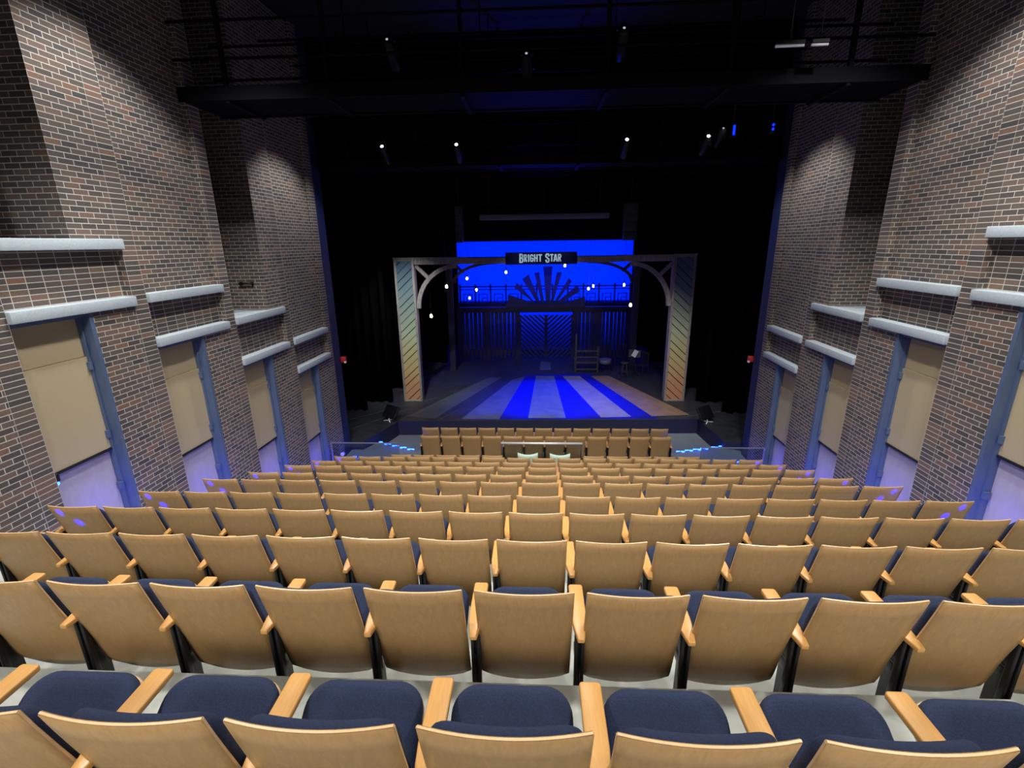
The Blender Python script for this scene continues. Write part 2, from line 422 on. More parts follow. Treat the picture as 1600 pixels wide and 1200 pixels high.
ca = [(-5.95, 10.32), (5.8, 10.67), (5.8, 13.2), (5.25, 13.6), (3.76, 13.08), (-3.84, 12.82), (-5.18, 13.42), (-5.40, 12.92), (-5.95, 12.8)]
mb.prism(ca, FL - .3, FL, 'z')
o = mb.build('floor', M_CARPET); tag(o, 'blue grey carpeted cross aisle below the seating', 'floor', kind='structure')
mb = MB(); mb.prism([(-6, 12.2), (6, 12.2), (6, 16), (-6, 16)], PIT - .05, PIT, 'z')
o = mb.build('floor', M_CARPET); tag(o, 'blue grey floor in front of the stage', 'floor', kind='structure')

# ------------------------------------------------------------------ brick side walls
BAYS = [dict(y0=2.86, y1=4.51, up=.81, lo=.04, yn=3.80, notch=False, door=False),
        dict(y0=4.75, y1=6.40, up=.125, lo=-.645, yn=5.70, notch=True, door=True),
        dict(y0=6.64, y1=8.28, up=-.63, lo=-1.29, yn=0, notch=False, door=True),
        dict(y0=8.52, y1=10.19, up=-1.265, lo=-2.05, yn=9.63, notch=True, door=True),
        dict(y0=10.43, y1=12.09, up=-2.04, lo=-2.72, yn=0, notch=False, door=True)]
ZT, ZB, LH = 4.8, -6.3, .135
DOORN = [0]
def side_wall(s, W, yo, nm):
    wl = MB()
    def pt(y, z, d): return (W + s * d, y + yo, z)
    def q(y0, z0, d0, y1, z1, d1, mi=0, uo=0.0, us=1.0):
        """vertical quad from (y0,d0) to (y1,d1), heights z0..z1, uv in metres"""
        ln = math.hypot(y1 - y0, d1 - d0); u0 = uo; u1 = uo + ln * us
        if abs(y1 - y0) < 1e-6: u0, u1 = 0.05, .05 + ln
        wl.face([pt(y0, z0, d0), pt(y1, z0, d1), pt(y1, z1, d1), pt(y0, z1, d0)], mi, [(u0, z0 + 20), (u1, z0 + 20), (u1, z1 + 20), (u0, z1 + 20)])
    q(-6.0, ZB, 0, 2.62, ZT, 0); q(2.62, ZB, 0, 2.86, ZT, 0, 2)
    for b in BAYS:
        y0, y1, up, lo = b['y0'], b['y1'], b['up'], b['lo']; yd = y0 + .975
        lo0, up0 = lo - LH, up - LH
        nxt = y1 + .24
        q(y1, ZB, 0, nxt, ZT, 0, 2)                                      # pier strip
        if b['door']:
            q(yd, ZB, 0, y1, lo0, 0, 0, y0)
            q(y0, ZB, 0, y0, lo0, .24, 0)                                # near reveal
        else: q(y0, ZB, 0, y1, lo0, 0)
        q(y0, lo, .12, y1, up0, .12, 1)                                  # recessed stack bond panel
        q(y1, lo, .12, y1, up0, 0, 0); q(y0, lo, .12, y0, up0, 0, 0)
        if b['notch']:
            yn = b['yn']
            q(yn, up, 0, y1, ZT, 0, 0); q(yn, up, .95, yn, ZT, 0, 0); q(y0, up, .95, yn, ZT, .95, 0); q(y0, up, .95, y0, ZT, 0, 0)
            wl.face([pt(y0, up - .002, 0), pt(yn, up - .002, 0), pt(yn, up - .002, .95), pt(y0, up - .002, .95)], 3)
        else:
            q(y0, up, .10, y1, ZT, .10, 0); q(y1, up, .10, y1, ZT, 0, 0); q(y0, up, .10, y0, ZT, 0, 0)
    q(12.33, ZB, 0, 12.33, ZT, .6, 0)
    root = wl.build('wall_' + nm, [M_BRICK, M_STACK, M_PIER, M_LINTEL], fixn=False)
    tag(root, 'dark brown brick %s side wall with stepped openings' % nm, 'wall', kind='structure')
    for b in BAYS:
        for z in (b['lo'], b['up']):
            mb = MB(); x0, x1 = sorted((W - s * .055, W + s * .26))
            mb.box(x0, x1, b['y0'] + yo - .005, b['y1'] + yo + .005, z - LH, z, bev=.008)
            o = mb.build('lintel', M_LINTEL, root)
    # doors
    for n, b in enumerate(BAYS):
        if not b['door']: continue
        DOORN[0] += 1
        y0, yd, zt = b['y0'] + yo, b['y0'] + yo + .975, b['lo'] - LH
        zb = zt - 2.85
        t = empty('door_%d' % DOORN[0], (W, y0, zb))
        tag(t, 'beige panelled wall door in %s brick wall, %s from the camera' % (nm, ORD[n]), 'door', kind='structure')
        def dbox(name, m, ya, yb, za, zc, da, db, bev=0.0, par=None):
            mb = MB(); xs = sorted((s * da, s * db)); mb.box(xs[0], xs[1], ya - y0, yb - y0, za - zb, zc - zb, bev=bev); return mb.build(name, m, par or t)
        f = MB()
        def fb(ya, yb, za, zc, da, db):
            xs = sorted((s * da, s * db)); f.box(xs[0], xs[1], ya - y0, yb - y0, za - zb, zc - zb)
        fb(yd - .055, yd + .0, zb, zt, -.012, .20); fb(yd - .085, yd - .055, zb, zt, .10, .20); fb(y0, yd - .055, zt - .05, zt, .02, .20)
        f.build('frame', M_STEEL, t)
        zsill = zt - 1.83; ztr = zt - .56
        dbox('transom_panel', M_LEAF, y0 + .005, yd - .087, ztr + .008, zt - .05, .155, .20)
        lf = dbox('upper_leaf', M_LEAF, y0 + .005, yd - .087, zsill, ztr, .13, .20)
        dbox('sill_bar', M_DARKMETAL, y0 + .005, yd - .087, zsill - .035, zsill, .115, .20)
        dbox('lower_leaf', M_LEAF2, y0 + .005, yd - .087, zb, zsill - .035, .175, .215)
        for hz in (ztr - .12, zsill + .2, zb + .45):
            dbox('hinge', M_STEEL, yd - .115, yd - .075, hz - .05, hz + .05, .085, .16)
        if DOORN[0] == 1 or True:
            if n == 1 and s == -1:
                a = empty('aisle_light', (W + .0, y0, zsill - .02)); tag(a, 'small black aisle light with blue lens on the near door sill of the left wall', 'light')
                mb = MB(); mb.box(-.06, .0, .0, .05, -.05, .05, bev=.01); mb.build('housing', M_BLACK, a)
                mb = MB(); mb.ball((-.035, .02, -.075), .028, .028, .028); mb.build('lens', M_BLUELED, a)
WL, WR, YR = -5.75, 5.58, .335
side_wall(-1, WL, 0.0, 'left'); side_wall(1, WR, YR, 'right')

# proscenium edge, house ceiling and stage house
for s, W, yo, nm in ((-1, WL, 0, 'left'), (1, WR, YR, 'right')):
    mb = MB(); xs = sorted((W + s * .02, W + s * 3.2)); mb.box(xs[0], xs[1], 12.335 + yo, 12.80 + yo, ZB, ZT + .2)
    o = mb.build('wall_proscenium_' + nm, M_PROSC); tag(o, 'black painted edge of the stage opening at %s, tinted for blue light' % nm, 'wall', kind='structure')
mb = MB(); mb.box(-7, 7, -6.0, 13.2, 4.8, 4.9)
o = mb.build('ceiling', M_CEIL); tag(o, 'black auditorium ceiling', 'ceiling', kind='structure')
mb = MB(); mb.box(-9.2, 9.2, 13.2, 28.2, 6.5, 6.6)
o = mb.build('ceiling_stage', M_CEIL); tag(o, 'black ceiling of the stage house', 'ceiling', kind='structure')
for nm, bx in (('back', (-9.2, 9.2, 28.0, 28.2, -6.3, 6.5)), ('stage_left', (-9.2, -9.0, 12.9, 28, -6.3, 6.5)), ('stage_right', (9.0, 9.2, 12.9, 28, -6.3, 6.5))):
    mb = MB(); mb.box(*bx); o = mb.build('wall_' + nm, M_BLACKPAINT); tag(o, 'black painted %s wall behind the stage' % nm.replace('_', ' '), 'wall', kind='structure')
mb = MB(); mb.box(-8, 8, -6.3, -6.0, -3, 4.9); o = mb.build('wall_rear', mat('warm grey wall', (.25, .23, .2), .9)); tag(o, 'rear auditorium wall behind the camera', 'wall', kind='structure')

# ------------------------------------------------------------------ stage
SZ = -5.65
STG = [(-9, 12.95), (-6.2, 12.87), (-5.42, 12.87), (-4.92, 14.71), (4.99, 15.33), (5.22, 13.45), (6.2, 13.3), (9, 13.3), (9, 28), (-9, 28)]
mb = MB()
mb.face([(x, y, SZ) for x, y in STG], 0)
for i in range(len(STG)):
    a, b = STG[i], STG[(i + 1) % len(STG)]
    mb.face([(a[0], a[1], SZ), (a[0], a[1], -6.25), (b[0], b[1], -6.25), (b[0], b[1], SZ)], 1)
o = mb.build('floor_stage', [M_STAGEW, M_STAGESIDE]); tag(o, 'dark grey painted stage floor', 'stage', kind='structure')
# painted rays: thin fields on the deck; the deep blue one holds the light pool
def ray(pts, m, label, nm='floor_ray', h=.003):
    mb = MB(); mb.prism(pts, SZ + .0005, SZ + h, 'z'); o = mb.build(nm, m)
    tag(o, label, 'painted floor', kind='structure'); return o
ray([(-2.55, 14.95), (3.72, 15.33), (1.95, 21.0), (-1.0, 20.6)], M_STAGEBLUE, 'deep blue light pool put into the floor colour between the pale rays', h=.0015)
ray([(-.60, 15.20), (.66, 15.25), (.30, 20.55), (-.50, 20.5)], M_RAY[2], 'pale grey painted ray at the stage centre')
ray([(1.84, 15.36), (2.86, 15.48), (1.42, 20.6), (.67, 20.55)], M_RAY[3], 'buff painted floor ray right of centre')
ray([(3.55, 15.55), (4.85, 15.75), (2.70, 20.65), (1.90, 20.6)], M_RAY[4], 'rust painted floor ray running to the right tower')
ray([(-2.84, 15.0), (-1.56, 15.05), (-.99, 20.45), (-1.50, 19.9)], M_RAY[1], 'blue grey painted floor ray left of centre')
ray([(-4.75, 15.2), (-3.75, 15.0), (-2.0, 20.2), (-2.55, 20.2)], M_RAY[0], 'faint slate painted floor ray by the left tower')
ray([(-.36, 21.6), (.16, 21.6), (.12, 23.2), (-.34, 23.2)], M_RAY[1], 'small painted patch before the barn doors')
# seams of the deck boards
mb = MB()
for (a, b) in (((-4.9, 14.8), (-2.9, 19.5)), ((-3.6, 14.85), (-3.0, 16.2)), ((-6.8, 14.6), (-4.2, 17.3)), ((4.5, 15.5), (6.6, 16.4)), ((-6.5, 13.5), (-5.0, 15.8))):
    d = (Vector(b) - Vector(a)).normalized(); n = Vector((-d.y, d.x)) * .008
    mb.prism([(a[0] - n.x, a[1] - n.y), (a[0] + n.x, a[1] + n.y), (b[0] + n.x, b[1] + n.y), (b[0] - n.x, b[1] - n.y)], SZ + .0005, SZ + .002, 'z')
o = mb.build('floor_seam', mat('chalky seam', (.12, .13, .14), .8)); tag(o, 'pale seams between the stage floor sheets', 'seam', kind='structure')

# step edge lights
def led_strip(pts, label, nm='step_light'):
    t = empty(nm, pts[0]); mb = MB(); o0 = Vector(pts[0])
    for a, b in zip(pts, pts[1:]):
        mb.tube([Vector(a) - o0, Vector(b) - o0], .012, 6)
    mb.build('channel', M_GREY, t)
    tag(t, label, 'light', 'blue step lights at the cross aisle'); return t
def led_dots(t, pts, r=.035):
    o0 = t.location
    for p in pts:
        mb = MB(); mb.box(p[0] - o0.x - r * 1.5, p[0] - o0.x + r * 1.5, p[1] - o0.y - r * .6, p[1] - o0.y + r * .6, p[2] - o0.z - r * .4, p[2] - o0.z + r * .5, bev=.006)
        mb.build('led', M_BLUELED, t)
e1, e2 = Vector((-5.08, 13.37, FL + .015)), Vector((-3.90, 12.86, FL + .015))
t = led_strip([e1, e2], 'row of blue step lights on the left edge of the cross aisle')
led_dots(t, [e1.lerp(e2, f) + Vector((0, (.0 if j % 2 else .04), 0)) for j, f in enumerate((.0, .18, .26, .42, .50, .66, .73, .88, .96))])
e1, e2 = Vector((3.80, 13.1, FL + .015)), Vector((5.22, 13.56, FL + .015))
t = led_strip([e1, e2], 'row of blue step lights on the right edge of the cross aisle')
led_dots(t, [e1.lerp(e2, f) + Vector((0, (.0 if j % 2 else .04), 0)) for j, f in enumerate((.03, .12, .22, .30, .40, .48, .56, .64, .80, .86, .97))])
for x, y, lab in ((-5.45, 12.35, 'single blue floor light beside the left acrylic barrier'), (5.3, 12.55, 'single blue floor light beside the right acrylic barrier')):
    t = empty('floor_light', (x, y, FL)); mb = MB(); mb.box(-.06, .06, -.05, .05, 0, .06, bev=.008); mb.build('housing', M_GREY, t)
    mb = MB(); mb.box(-.045, .045, -.065, -.045, .012, .05, bev=.006); mb.build('lens', M_BLUELED, t); tag(t, lab, 'light')

# ------------------------------------------------------------------ portal with painted towers
PX, PY, PR = -.145, 17.05, .042
def tower(root, x0, x1, mirror, h):
    t = empty('tower', (x0, 0, 0), 0, root); w = x1 - x0; fw = .075
    mb = MB()
    mb.box(0, fw, -.04, .30, 0, h, bev=.006); mb.box(w - fw, w, -.04, .30, 0, h, bev=.006)
    mb.box(fw, w - fw, -.035, .30, 0, .06, bev=.004); mb.box(fw, w - fw, -.035, .30, h - .07, h, bev=.004)
    mb.build('tower_frame', M_WEATHER, t)
    # slanted planks, clipped to the opening
    pk = MB(); gap = .034; step = .292; z = -.6; a, b = fw, w - fw; rise = (b - a) * .92
    k = 0
    while z < h:
        g = gap * (1.5 if k % 3 == 1 else .7); za, zc = z + g / 2, z + step - g / 2
        poly = [(a, za), (b, za + rise), (b, zc + rise), (a, zc)] if not mirror else [(a, za + rise), (b, za), (b, zc), (a, zc + rise)]
        def clip(P_, lim, up):
            out = []
            for i in range(len(P_)):
                p, q_ = P_[i], P_[(i + 1) % len(P_)]
                ip = (p[1] <= lim) if up else (p[1] >= lim); iq = (q_[1] <= lim) if up else (q_[1] >= lim)
                if ip: out.append(p)
                if ip != iq:
                    f = (lim - p[1]) / (q_[1] - p[1]); out.append((p[0] + f * (q_[0] - p[0]), lim))
            return out
        poly = clip(clip(poly, h - .07, True), .06, False) if True else poly
        if len(poly) >= 3: pk.prism(poly, -.012, .018, 'y')
        z += step; k += 1
    pk.build('planks', M_SUNRISE, t)
    mb = MB(); mb.box(fw, w - fw, .035, .05, .03, h - .03); mb.build('backing', M_BLACKPAINT, t)
    return t
def arc_pts(cx, cz, rx, rz, a0, a1, n=14):
    return [(cx + rx * math.cos(R(a0 + (a1 - a0) * k / n)), cz + rz * math.sin(R(a0 + (a1 - a0) * k / n))) for k in range(n + 1)]
def brace(root, m, x_in, sgn, htop, rx, rz, wd, y0, y1, name='curved_brace'):
    """quarter arch from the tower's inner edge up to the beam"""
    cx = x_in + sgn * rx
    o_ = [(cx - sgn * rx * math.cos(R(t)), htop - rz + rz * math.sin(R(t))) for t in [90 * k / 14 for k in range(15)]]
    i_ = [(cx - sgn * (rx - wd) * math.cos(R(t)), htop - rz + (rz - wd) * math.sin(R(t))) for t in [90 * k / 14 for k in range(15)]]
    mb = MB()
    for k in range(14):
        mb.prism([o_[k], o_[k + 1], i_[k + 1], i_[k]], y0, y1, 'y')
    mb.build(name, m, root)
root = empty('portal_arch', (PX, PY, SZ), PR)
PHL = 5.17
tower(root, -5.19, -4.49, False, PHL); tower(root, 4.45, 5.19, True, PHL + .03)
mb = MB()
mb.box(-4.49, -1.0, -.03, .26, PHL - .19, PHL + .02, bev=.008); mb.box(.3, 2.55, -.03, .26, PHL - .18, PHL + .03, bev=.008)
mb.box(2.55, 4.45, -.01, .26, PHL - .17, PHL + .05, bev=.008); mb.box(-1.0, .3, -.01, .26, PHL - .19, PHL + .02)
mb.box(-5.2, -2.6, -.06, -.01, PHL + .0, PHL + .05); mb.box(4.4, 5.2, -.06, -.01, PHL + .02, PHL + .07)
mb.build('crossbeam', M_WEATHER, root)
brace(root, M_WEATHER, -4.49, 1, PHL - .19, 1.45, 1.52, .14, .02, .16); brace(root, M_WEATHER, 4.45, -1, PHL - .17, 1.45, 1.52, .14, .02, .16)
for s_, xa in ((1, -4.47), (-1, 4.43)):
    mb = MB(); p0 = Vector((xa + s_ * .03, 0, PHL - .24)); p1 = Vector((xa + s_ * .50, 0, PHL - .70)); d = (p1 - p0).normalized(); n = Vector((-d.z, 0, d.x)) * .055
    mb.prism([(p0.x - n.x, p0.z - n.z), (p0.x + n.x, p0.z + n.z), (p1.x + n.x, p1.z + n.z), (p1.x - n.x, p1.z - n.z)], .0, .15, 'y'); mb.build('strut', M_WEATHER, root)
tag(root, 'grey timber stage portal with sunrise coloured slanted plank towers', 'stage set')

# sign
sg = empty('sign_board', (-.22, 16.93, -.50), PR)
mb = MB(); mb.box(-1.215, 1.215, -.03, .03, -.205, .205, bev=.006); mb.build('board', M_SIGN, sg)
UB = [(.08, .92), (.31, .92), (.40, .82), (.40, .64), (.31, .53), (.08, .53)]
GLY = {'B': [[(.08, .0), (.08, 1)], UB, [(.31, .53), (.42, .43), (.42, .18), (.31, .08), (.08, .08)]],
       'R': [[(.08, .0), (.08, 1)], UB, [(.22, .53), (.41, .0)]], 'I': [[(.25, 0), (.25, 1)]],
       'G': [[(.42, .74), (.34, .92), (.16, .92), (.08, .80), (.08, .20), (.16, .08), (.34, .08), (.42, .20), (.42, .46), (.26, .46)]],
       'H': [[(.08, 0), (.08, 1)], [(.42, 0), (.42, 1)], [(.08, .5), (.42, .5)]], 'T': [[(.25, 0), (.25, 1)], [(.02, .92), (.48, .92)]],
       'S': [[(.42, .72), (.34, .92), (.16, .92), (.08, .80), (.08, .66), (.42, .36), (.42, .20), (.34, .08), (.16, .08), (.08, .28)]],
       'A': [[(.05, 0), (.22, .96)], [(.28, .96), (.45, 0)], [(.20, .93), (.30, .93)], [(.13, .28), (.37, .28)]]}
mb = MB()
for ch, xa, xb, big in (('B', 460, 522, 1), ('R', 534, 586, 0), ('I', 592, 624, 0), ('G', 630, 686, 0), ('H', 696, 752, 0), ('T', 760, 826, 0), ('S', 874, 942, 1), ('T', 948, 1006, 0), ('A', 1006, 1068, 0), ('R', 1076, 1132, 0)):
    x0 = (xa - 808) * .00212; wd = (xb - xa) * .00212; hh = .31 if big else .245; z0 = -hh / 2 + (.005 if big else .01)
    for ln in GLY[ch]:
        q_ = [Vector((x0 + p[0] / .5 * wd, 0, z0 + p[1] * hh)) for p in ln]; tk = .026 if big else .022
        for a, b in zip(q_, q_[1:]):
            d = (b - a).normalized(); n = Vector((-d.z, 0, d.x)) * tk
            if len(ln) > 2: a = a - d * tk * .5; b = b + d * tk * .5
            mb.prism([(a.x - n.x, a.z - n.z), (b.x - n.x, b.z - n.z), (b.x + n.x, b.z + n.z), (a.x + n.x, a.z + n.z)], -.042, -.03, 'y')
mb.build('lettering', M_LETTER, sg)
tag(sg, 'navy board lettered Bright Star at the middle of the portal beam', 'sign')

# second portal, upstage, dark against the blue drop
ip = empty('inner_portal', (-.2, 21.5, SZ), .03)
HI = 5.10
for sx in (-4.15, 4.03):
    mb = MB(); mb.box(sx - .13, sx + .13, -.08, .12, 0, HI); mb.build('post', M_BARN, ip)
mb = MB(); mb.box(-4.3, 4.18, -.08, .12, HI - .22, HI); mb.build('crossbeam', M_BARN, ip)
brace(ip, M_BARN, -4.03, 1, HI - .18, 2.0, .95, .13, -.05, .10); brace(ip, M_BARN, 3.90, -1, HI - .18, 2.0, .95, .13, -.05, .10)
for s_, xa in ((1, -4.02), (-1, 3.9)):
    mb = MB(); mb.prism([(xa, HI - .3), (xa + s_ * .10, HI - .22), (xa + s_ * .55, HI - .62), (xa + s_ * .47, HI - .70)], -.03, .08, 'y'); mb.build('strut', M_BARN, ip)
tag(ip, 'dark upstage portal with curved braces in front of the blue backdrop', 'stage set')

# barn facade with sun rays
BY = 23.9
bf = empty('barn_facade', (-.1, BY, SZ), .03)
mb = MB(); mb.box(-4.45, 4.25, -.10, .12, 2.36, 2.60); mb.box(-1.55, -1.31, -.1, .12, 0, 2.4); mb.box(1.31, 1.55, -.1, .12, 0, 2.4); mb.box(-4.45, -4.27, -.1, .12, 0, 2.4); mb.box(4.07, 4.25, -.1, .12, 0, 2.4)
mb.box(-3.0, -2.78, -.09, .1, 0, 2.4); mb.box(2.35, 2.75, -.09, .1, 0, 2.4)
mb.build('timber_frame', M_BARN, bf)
def slats(x0, x1, n, seed, name):
    mb = MB(); rnd = random.Random(seed); w = (x1 - x0) / n
    for k in range(n):
        g = rnd.choice((.015, .03, .05, .06)); mb.box(x0 + k * w + g / 2, x0 + (k + 1) * w - g / 2, -.02, .02, .0 + rnd.random() * .06, 2.38)
    mb.box(x0, x1, .02, .05, .32, .42); mb.build(name, M_BARN, bf)
slats(-4.27, -3.0, 6, 3, 'slat_panel'); slats(-2.78, -1.55, 6, 5, 'slat_panel'); slats(1.55, 2.35, 4, 8, 'slat_panel'); slats(2.75, 4.07, 7, 11, 'slat_panel')
for sgn in (-1, 1):
    mb = MB(); W_, H_ = 1.27, 2.16; z0_ = .06
    xi, xo = sgn * .03, sgn * 1.29
    step = .225; wd = .135; c = -1.6
    while c < 2.6:
        # boards falling from the outside towards the middle (a V)
        def zz(x, off): return z0_ + off + abs(x) * .92
        pl = [(xi, zz(xi, c)), (xo, zz(xo, c)), (xo, zz(xo, c + wd)), (xi, zz(xi, c + wd))]
        def cl(P_, lim, up):
            out = []
            for i in range(len(P_)):
                p, q_ = P_[i], P_[(i + 1) % len(P_)]
                a_ = (p[1] <= lim) if up else (p[1] >= lim); b_ = (q_[1] <= lim) if up else (q_[1] >= lim)
                if a_: out.append(p)
                if a_ != b_:
                    f = (lim - p[1]) / (q_[1] - p[1]); out.append((p[0] + f * (q_[0] - p[0]), lim))
            return out
        pl = cl(cl(pl, z0_ + H_, True), z0_, False)
        if len(pl) >= 3: mb.prism(pl, -.02, .02, 'y')
        c += step
    for xx in (xi, xo): mb.box(min(xx, xx - sgn * .0) - .04, max(xx, xx) + .04, -.04, .04, z0_, z0_ + H_)
    mb.build('barn_door', M_BARN, bf)
RAYS = [[(-.59, -2.88), (-.80, -2.88), (-2.01, -2.88), (-1.97, -2.42)], [(-.59, -2.88), (-.67, -2.85), (-1.66, -2.09), (-1.53, -1.83)], [(-.37, -2.88), (-.55, -2.81), (-1.28, -1.68), (-.96, -1.46)],
        [(-.19, -2.88), (-.33, -2.88), (-.68, -1.4), (-.45, -1.35)], [(.08, -2.88), (-.11, -2.88), (-.26, -1.09), (.19, -1.09)], [(.22, -2.86), (.09, -2.86), (.41, -1.36), (.65, -1.38)],
        [(.38, -2.86), (.25, -2.86), (.99, -1.64), (1.13, -1.81)], [(.56, -2.89), (.41, -2.82), (1.41, -1.98), (1.55, -2.28)], [(.88, -2.89), (.62, -2.89), (1.79, -2.53), (1.81, -2.89)]]
for r_ in RAYS:
    mb = MB(); mb.prism([(x + .1, z - SZ) for x, z in r_], -.03, .03, 'y'); mb.build('sun_ray', mat('ray with blue glow tint', (.012, .014, .16), .7) if 'ray_m' not in globals() else ray_m, bf)  # blue of the backlight glow is put into the ray colour
    ray_m = bpy.data.materials['ray with blue glow tint']
mb = MB(); mb.box(-2.0, 1.9, -.04, .04, 2.58, 2.80); mb.build('ray_base', ray_m, bf)
tag(bf, 'dark slatted barn front with V-boarded doors and a fan of sun rays on top', 'stage set')

# raised gallery and railing behind the barn
gr = empty('gallery_railing', (-.15, 25.0, SZ), .03)
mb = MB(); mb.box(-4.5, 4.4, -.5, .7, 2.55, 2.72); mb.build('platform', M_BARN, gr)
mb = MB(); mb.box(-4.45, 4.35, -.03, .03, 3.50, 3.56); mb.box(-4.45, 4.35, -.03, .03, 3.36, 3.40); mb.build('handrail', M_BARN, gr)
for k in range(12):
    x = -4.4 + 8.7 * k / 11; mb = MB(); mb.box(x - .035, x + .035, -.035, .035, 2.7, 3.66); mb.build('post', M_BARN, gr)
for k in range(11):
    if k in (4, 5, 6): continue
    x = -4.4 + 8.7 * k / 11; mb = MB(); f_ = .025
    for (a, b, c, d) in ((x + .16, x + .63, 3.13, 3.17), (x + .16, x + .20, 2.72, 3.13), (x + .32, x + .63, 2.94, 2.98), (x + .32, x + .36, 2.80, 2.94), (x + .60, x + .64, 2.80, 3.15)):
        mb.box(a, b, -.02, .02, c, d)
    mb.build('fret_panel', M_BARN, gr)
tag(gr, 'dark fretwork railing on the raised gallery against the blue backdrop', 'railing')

# backdrop
mb = MB(); mb.box(-4.85, 4.32, 26.0, 26.03, SZ, .11)
o = mb.build('blue_backdrop', M_CYC); tag(o, 'wide blue lit backdrop behind the barn front', 'backdrop')

# hanging bulbs
for n, (x, y, z, lab) in enumerate([(-3.76, 18, -1.52, 'hanging bulb between the left tower and the blue backdrop, upper of two'), (-4.41, 18, -2.62, 'hanging bulb nearest the left tower, lower of two'),
        (-3.5, 21, -1.44, 'hanging bulb highest at the left of the blue backdrop'), (-3.1, 21, -1.92, 'hanging bulb right of the three at the left of the backdrop'), (-3.41, 21, -2.27, 'hanging bulb lowest of the three at the left of the backdrop'),
        (-1.71, 20, -1.13, 'hanging bulb under the left end of the lettered sign'), (.68, 20, -.88, 'hanging bulb just under the right half of the lettered sign'),
        (1.72, 21, -1.9, 'hanging bulb right of the sun rays, lower of a pair'), (1.92, 21, -1.79, 'hanging bulb right of the sun rays, upper of a pair'),
        (3.06, 20, -1.67, 'hanging bulb high at the right edge of the backdrop'), (3.2, 19, -2.35, 'hanging bulb low at the right edge of the backdrop')]):
    t = empty('hanging_bulb', (x, y, z)); sc = .80 if y < 19.5 else .70
    mb = MB(); mb.tube([(0, 0, .16), (0, 0, 3.6)], .006, 6); mb.build('cord', M_BLACK, t)
    mb = MB(); mb.tube([(0, 0, .075), (0, 0, .165)], .022, 10); mb.build('socket', M_BLACK, t)
    mb = MB(); mb.ball((0, 0, 0), .058 * sc, .058 * sc, .085 * sc); mb.build('bulb', M_BULB, t)
    tag(t, lab, 'light bulb', 'filament bulbs hung over the stage')

# stage props at the right
lb = empty('ladder_bench', (1.76, 21.25, SZ), .03)
for sx in (-.49, .49):
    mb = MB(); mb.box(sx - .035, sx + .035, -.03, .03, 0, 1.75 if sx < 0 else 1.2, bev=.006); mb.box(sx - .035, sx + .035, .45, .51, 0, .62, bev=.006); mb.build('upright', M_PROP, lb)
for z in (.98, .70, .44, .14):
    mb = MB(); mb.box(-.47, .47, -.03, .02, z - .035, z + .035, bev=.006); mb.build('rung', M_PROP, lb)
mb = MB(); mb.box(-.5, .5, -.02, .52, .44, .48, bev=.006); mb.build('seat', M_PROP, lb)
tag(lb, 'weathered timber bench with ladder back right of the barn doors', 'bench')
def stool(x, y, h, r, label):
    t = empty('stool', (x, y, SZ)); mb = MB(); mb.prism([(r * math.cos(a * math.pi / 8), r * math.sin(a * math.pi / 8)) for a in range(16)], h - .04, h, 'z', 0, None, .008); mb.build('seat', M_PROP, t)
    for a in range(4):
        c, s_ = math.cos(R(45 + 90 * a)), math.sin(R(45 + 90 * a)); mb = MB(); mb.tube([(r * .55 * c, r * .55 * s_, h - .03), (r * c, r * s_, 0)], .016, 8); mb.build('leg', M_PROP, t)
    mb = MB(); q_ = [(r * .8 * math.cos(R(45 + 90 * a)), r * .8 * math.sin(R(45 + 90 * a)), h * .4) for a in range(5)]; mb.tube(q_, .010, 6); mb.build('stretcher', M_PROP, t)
    tag(t, label, 'stool')
stool(3.32, 20.4, .68, .17, 'dim wooden stool on the stage right of the rust painted ray')
dr = empty('drum', (2.62, 21.6, SZ)); mb = MB(); mb.tube([(0, 0, .34), (0, 0, .52)], .27, 20); mb.build('shell', M_GREY, dr)
mb = MB(); mb.prism([(.28 * math.cos(R(18 * k)), .28 * math.sin(R(18 * k))) for k in range(20)], .52, .535, 'z'); mb.build('drum_head', M_GREY, dr)
for a in range(3):
    mb = MB(); mb.tube([(.2 * math.cos(R(120 * a)), .2 * math.sin(R(120 * a)), .35), (.3 * math.cos(R(120 * a)), .3 * math.sin(R(120 * a)), 0)], .012, 6); mb.build('leg', M_BLACK, dr)
tag(dr, 'low round drum beside the ladder bench', 'drum')
def chairback(x, y, rz, label):
    t = empty('wooden_chair', (x, y, SZ), rz)
    mb = MB(); mb.box(-.21, .21, -.2, .2, .43, .46, bev=.006); mb.build('seat', M_BARN, t)
    for sx in (-.19, .19):
        mb = MB(); mb.box(sx - .018, sx + .018, .16, .2, 0, 1.0, bev=.004); mb.build('leg', M_BARN, t)
        mb = MB(); mb.box(sx - .018, sx + .018, -.2, -.16, 0, .43, bev=.004); mb.build('leg', M_BARN, t)
    mb = MB()
    for k in range(5): mb.box(-.14 + .07 * k - .012, -.14 + .07 * k + .012, .17, .19, .46, .95)
    mb.box(-.2, .2, .165, .195, .93, 1.02, bev=.004); mb.build('backrest', M_BARN, t); tag(t, label, 'chair', 'dark chairs of the stage band')
chairback(2.75, 22.4, .4, 'dark spindle chair behind the low drum'); chairback(3.45, 22.6, -.5, 'dark spindle chair near the right end of the barn front')
chairback(4.15, 20.9, -.9, 'dark spindle chair beside the music stand')
ms = empty('music_stand', (3.75, 20.6, SZ), -.3)
mb = MB(); mb.tube([(0, 0, .1), (0, 0, 1.0)], .012, 8)
mb.build('post', M_BLACK, ms)
for a in range(3):
    mb = MB(); mb.tube([(0, 0, .12), (.28 * math.cos(R(120 * a + 30)), .28 * math.sin(R(120 * a + 30)), .0)], .01, 6); mb.build('leg', M_BLACK, ms)
Mt = Matrix.Translation((0, 0, 1.0)) @ Matrix.Rotation(R(-20), 4, 'X')
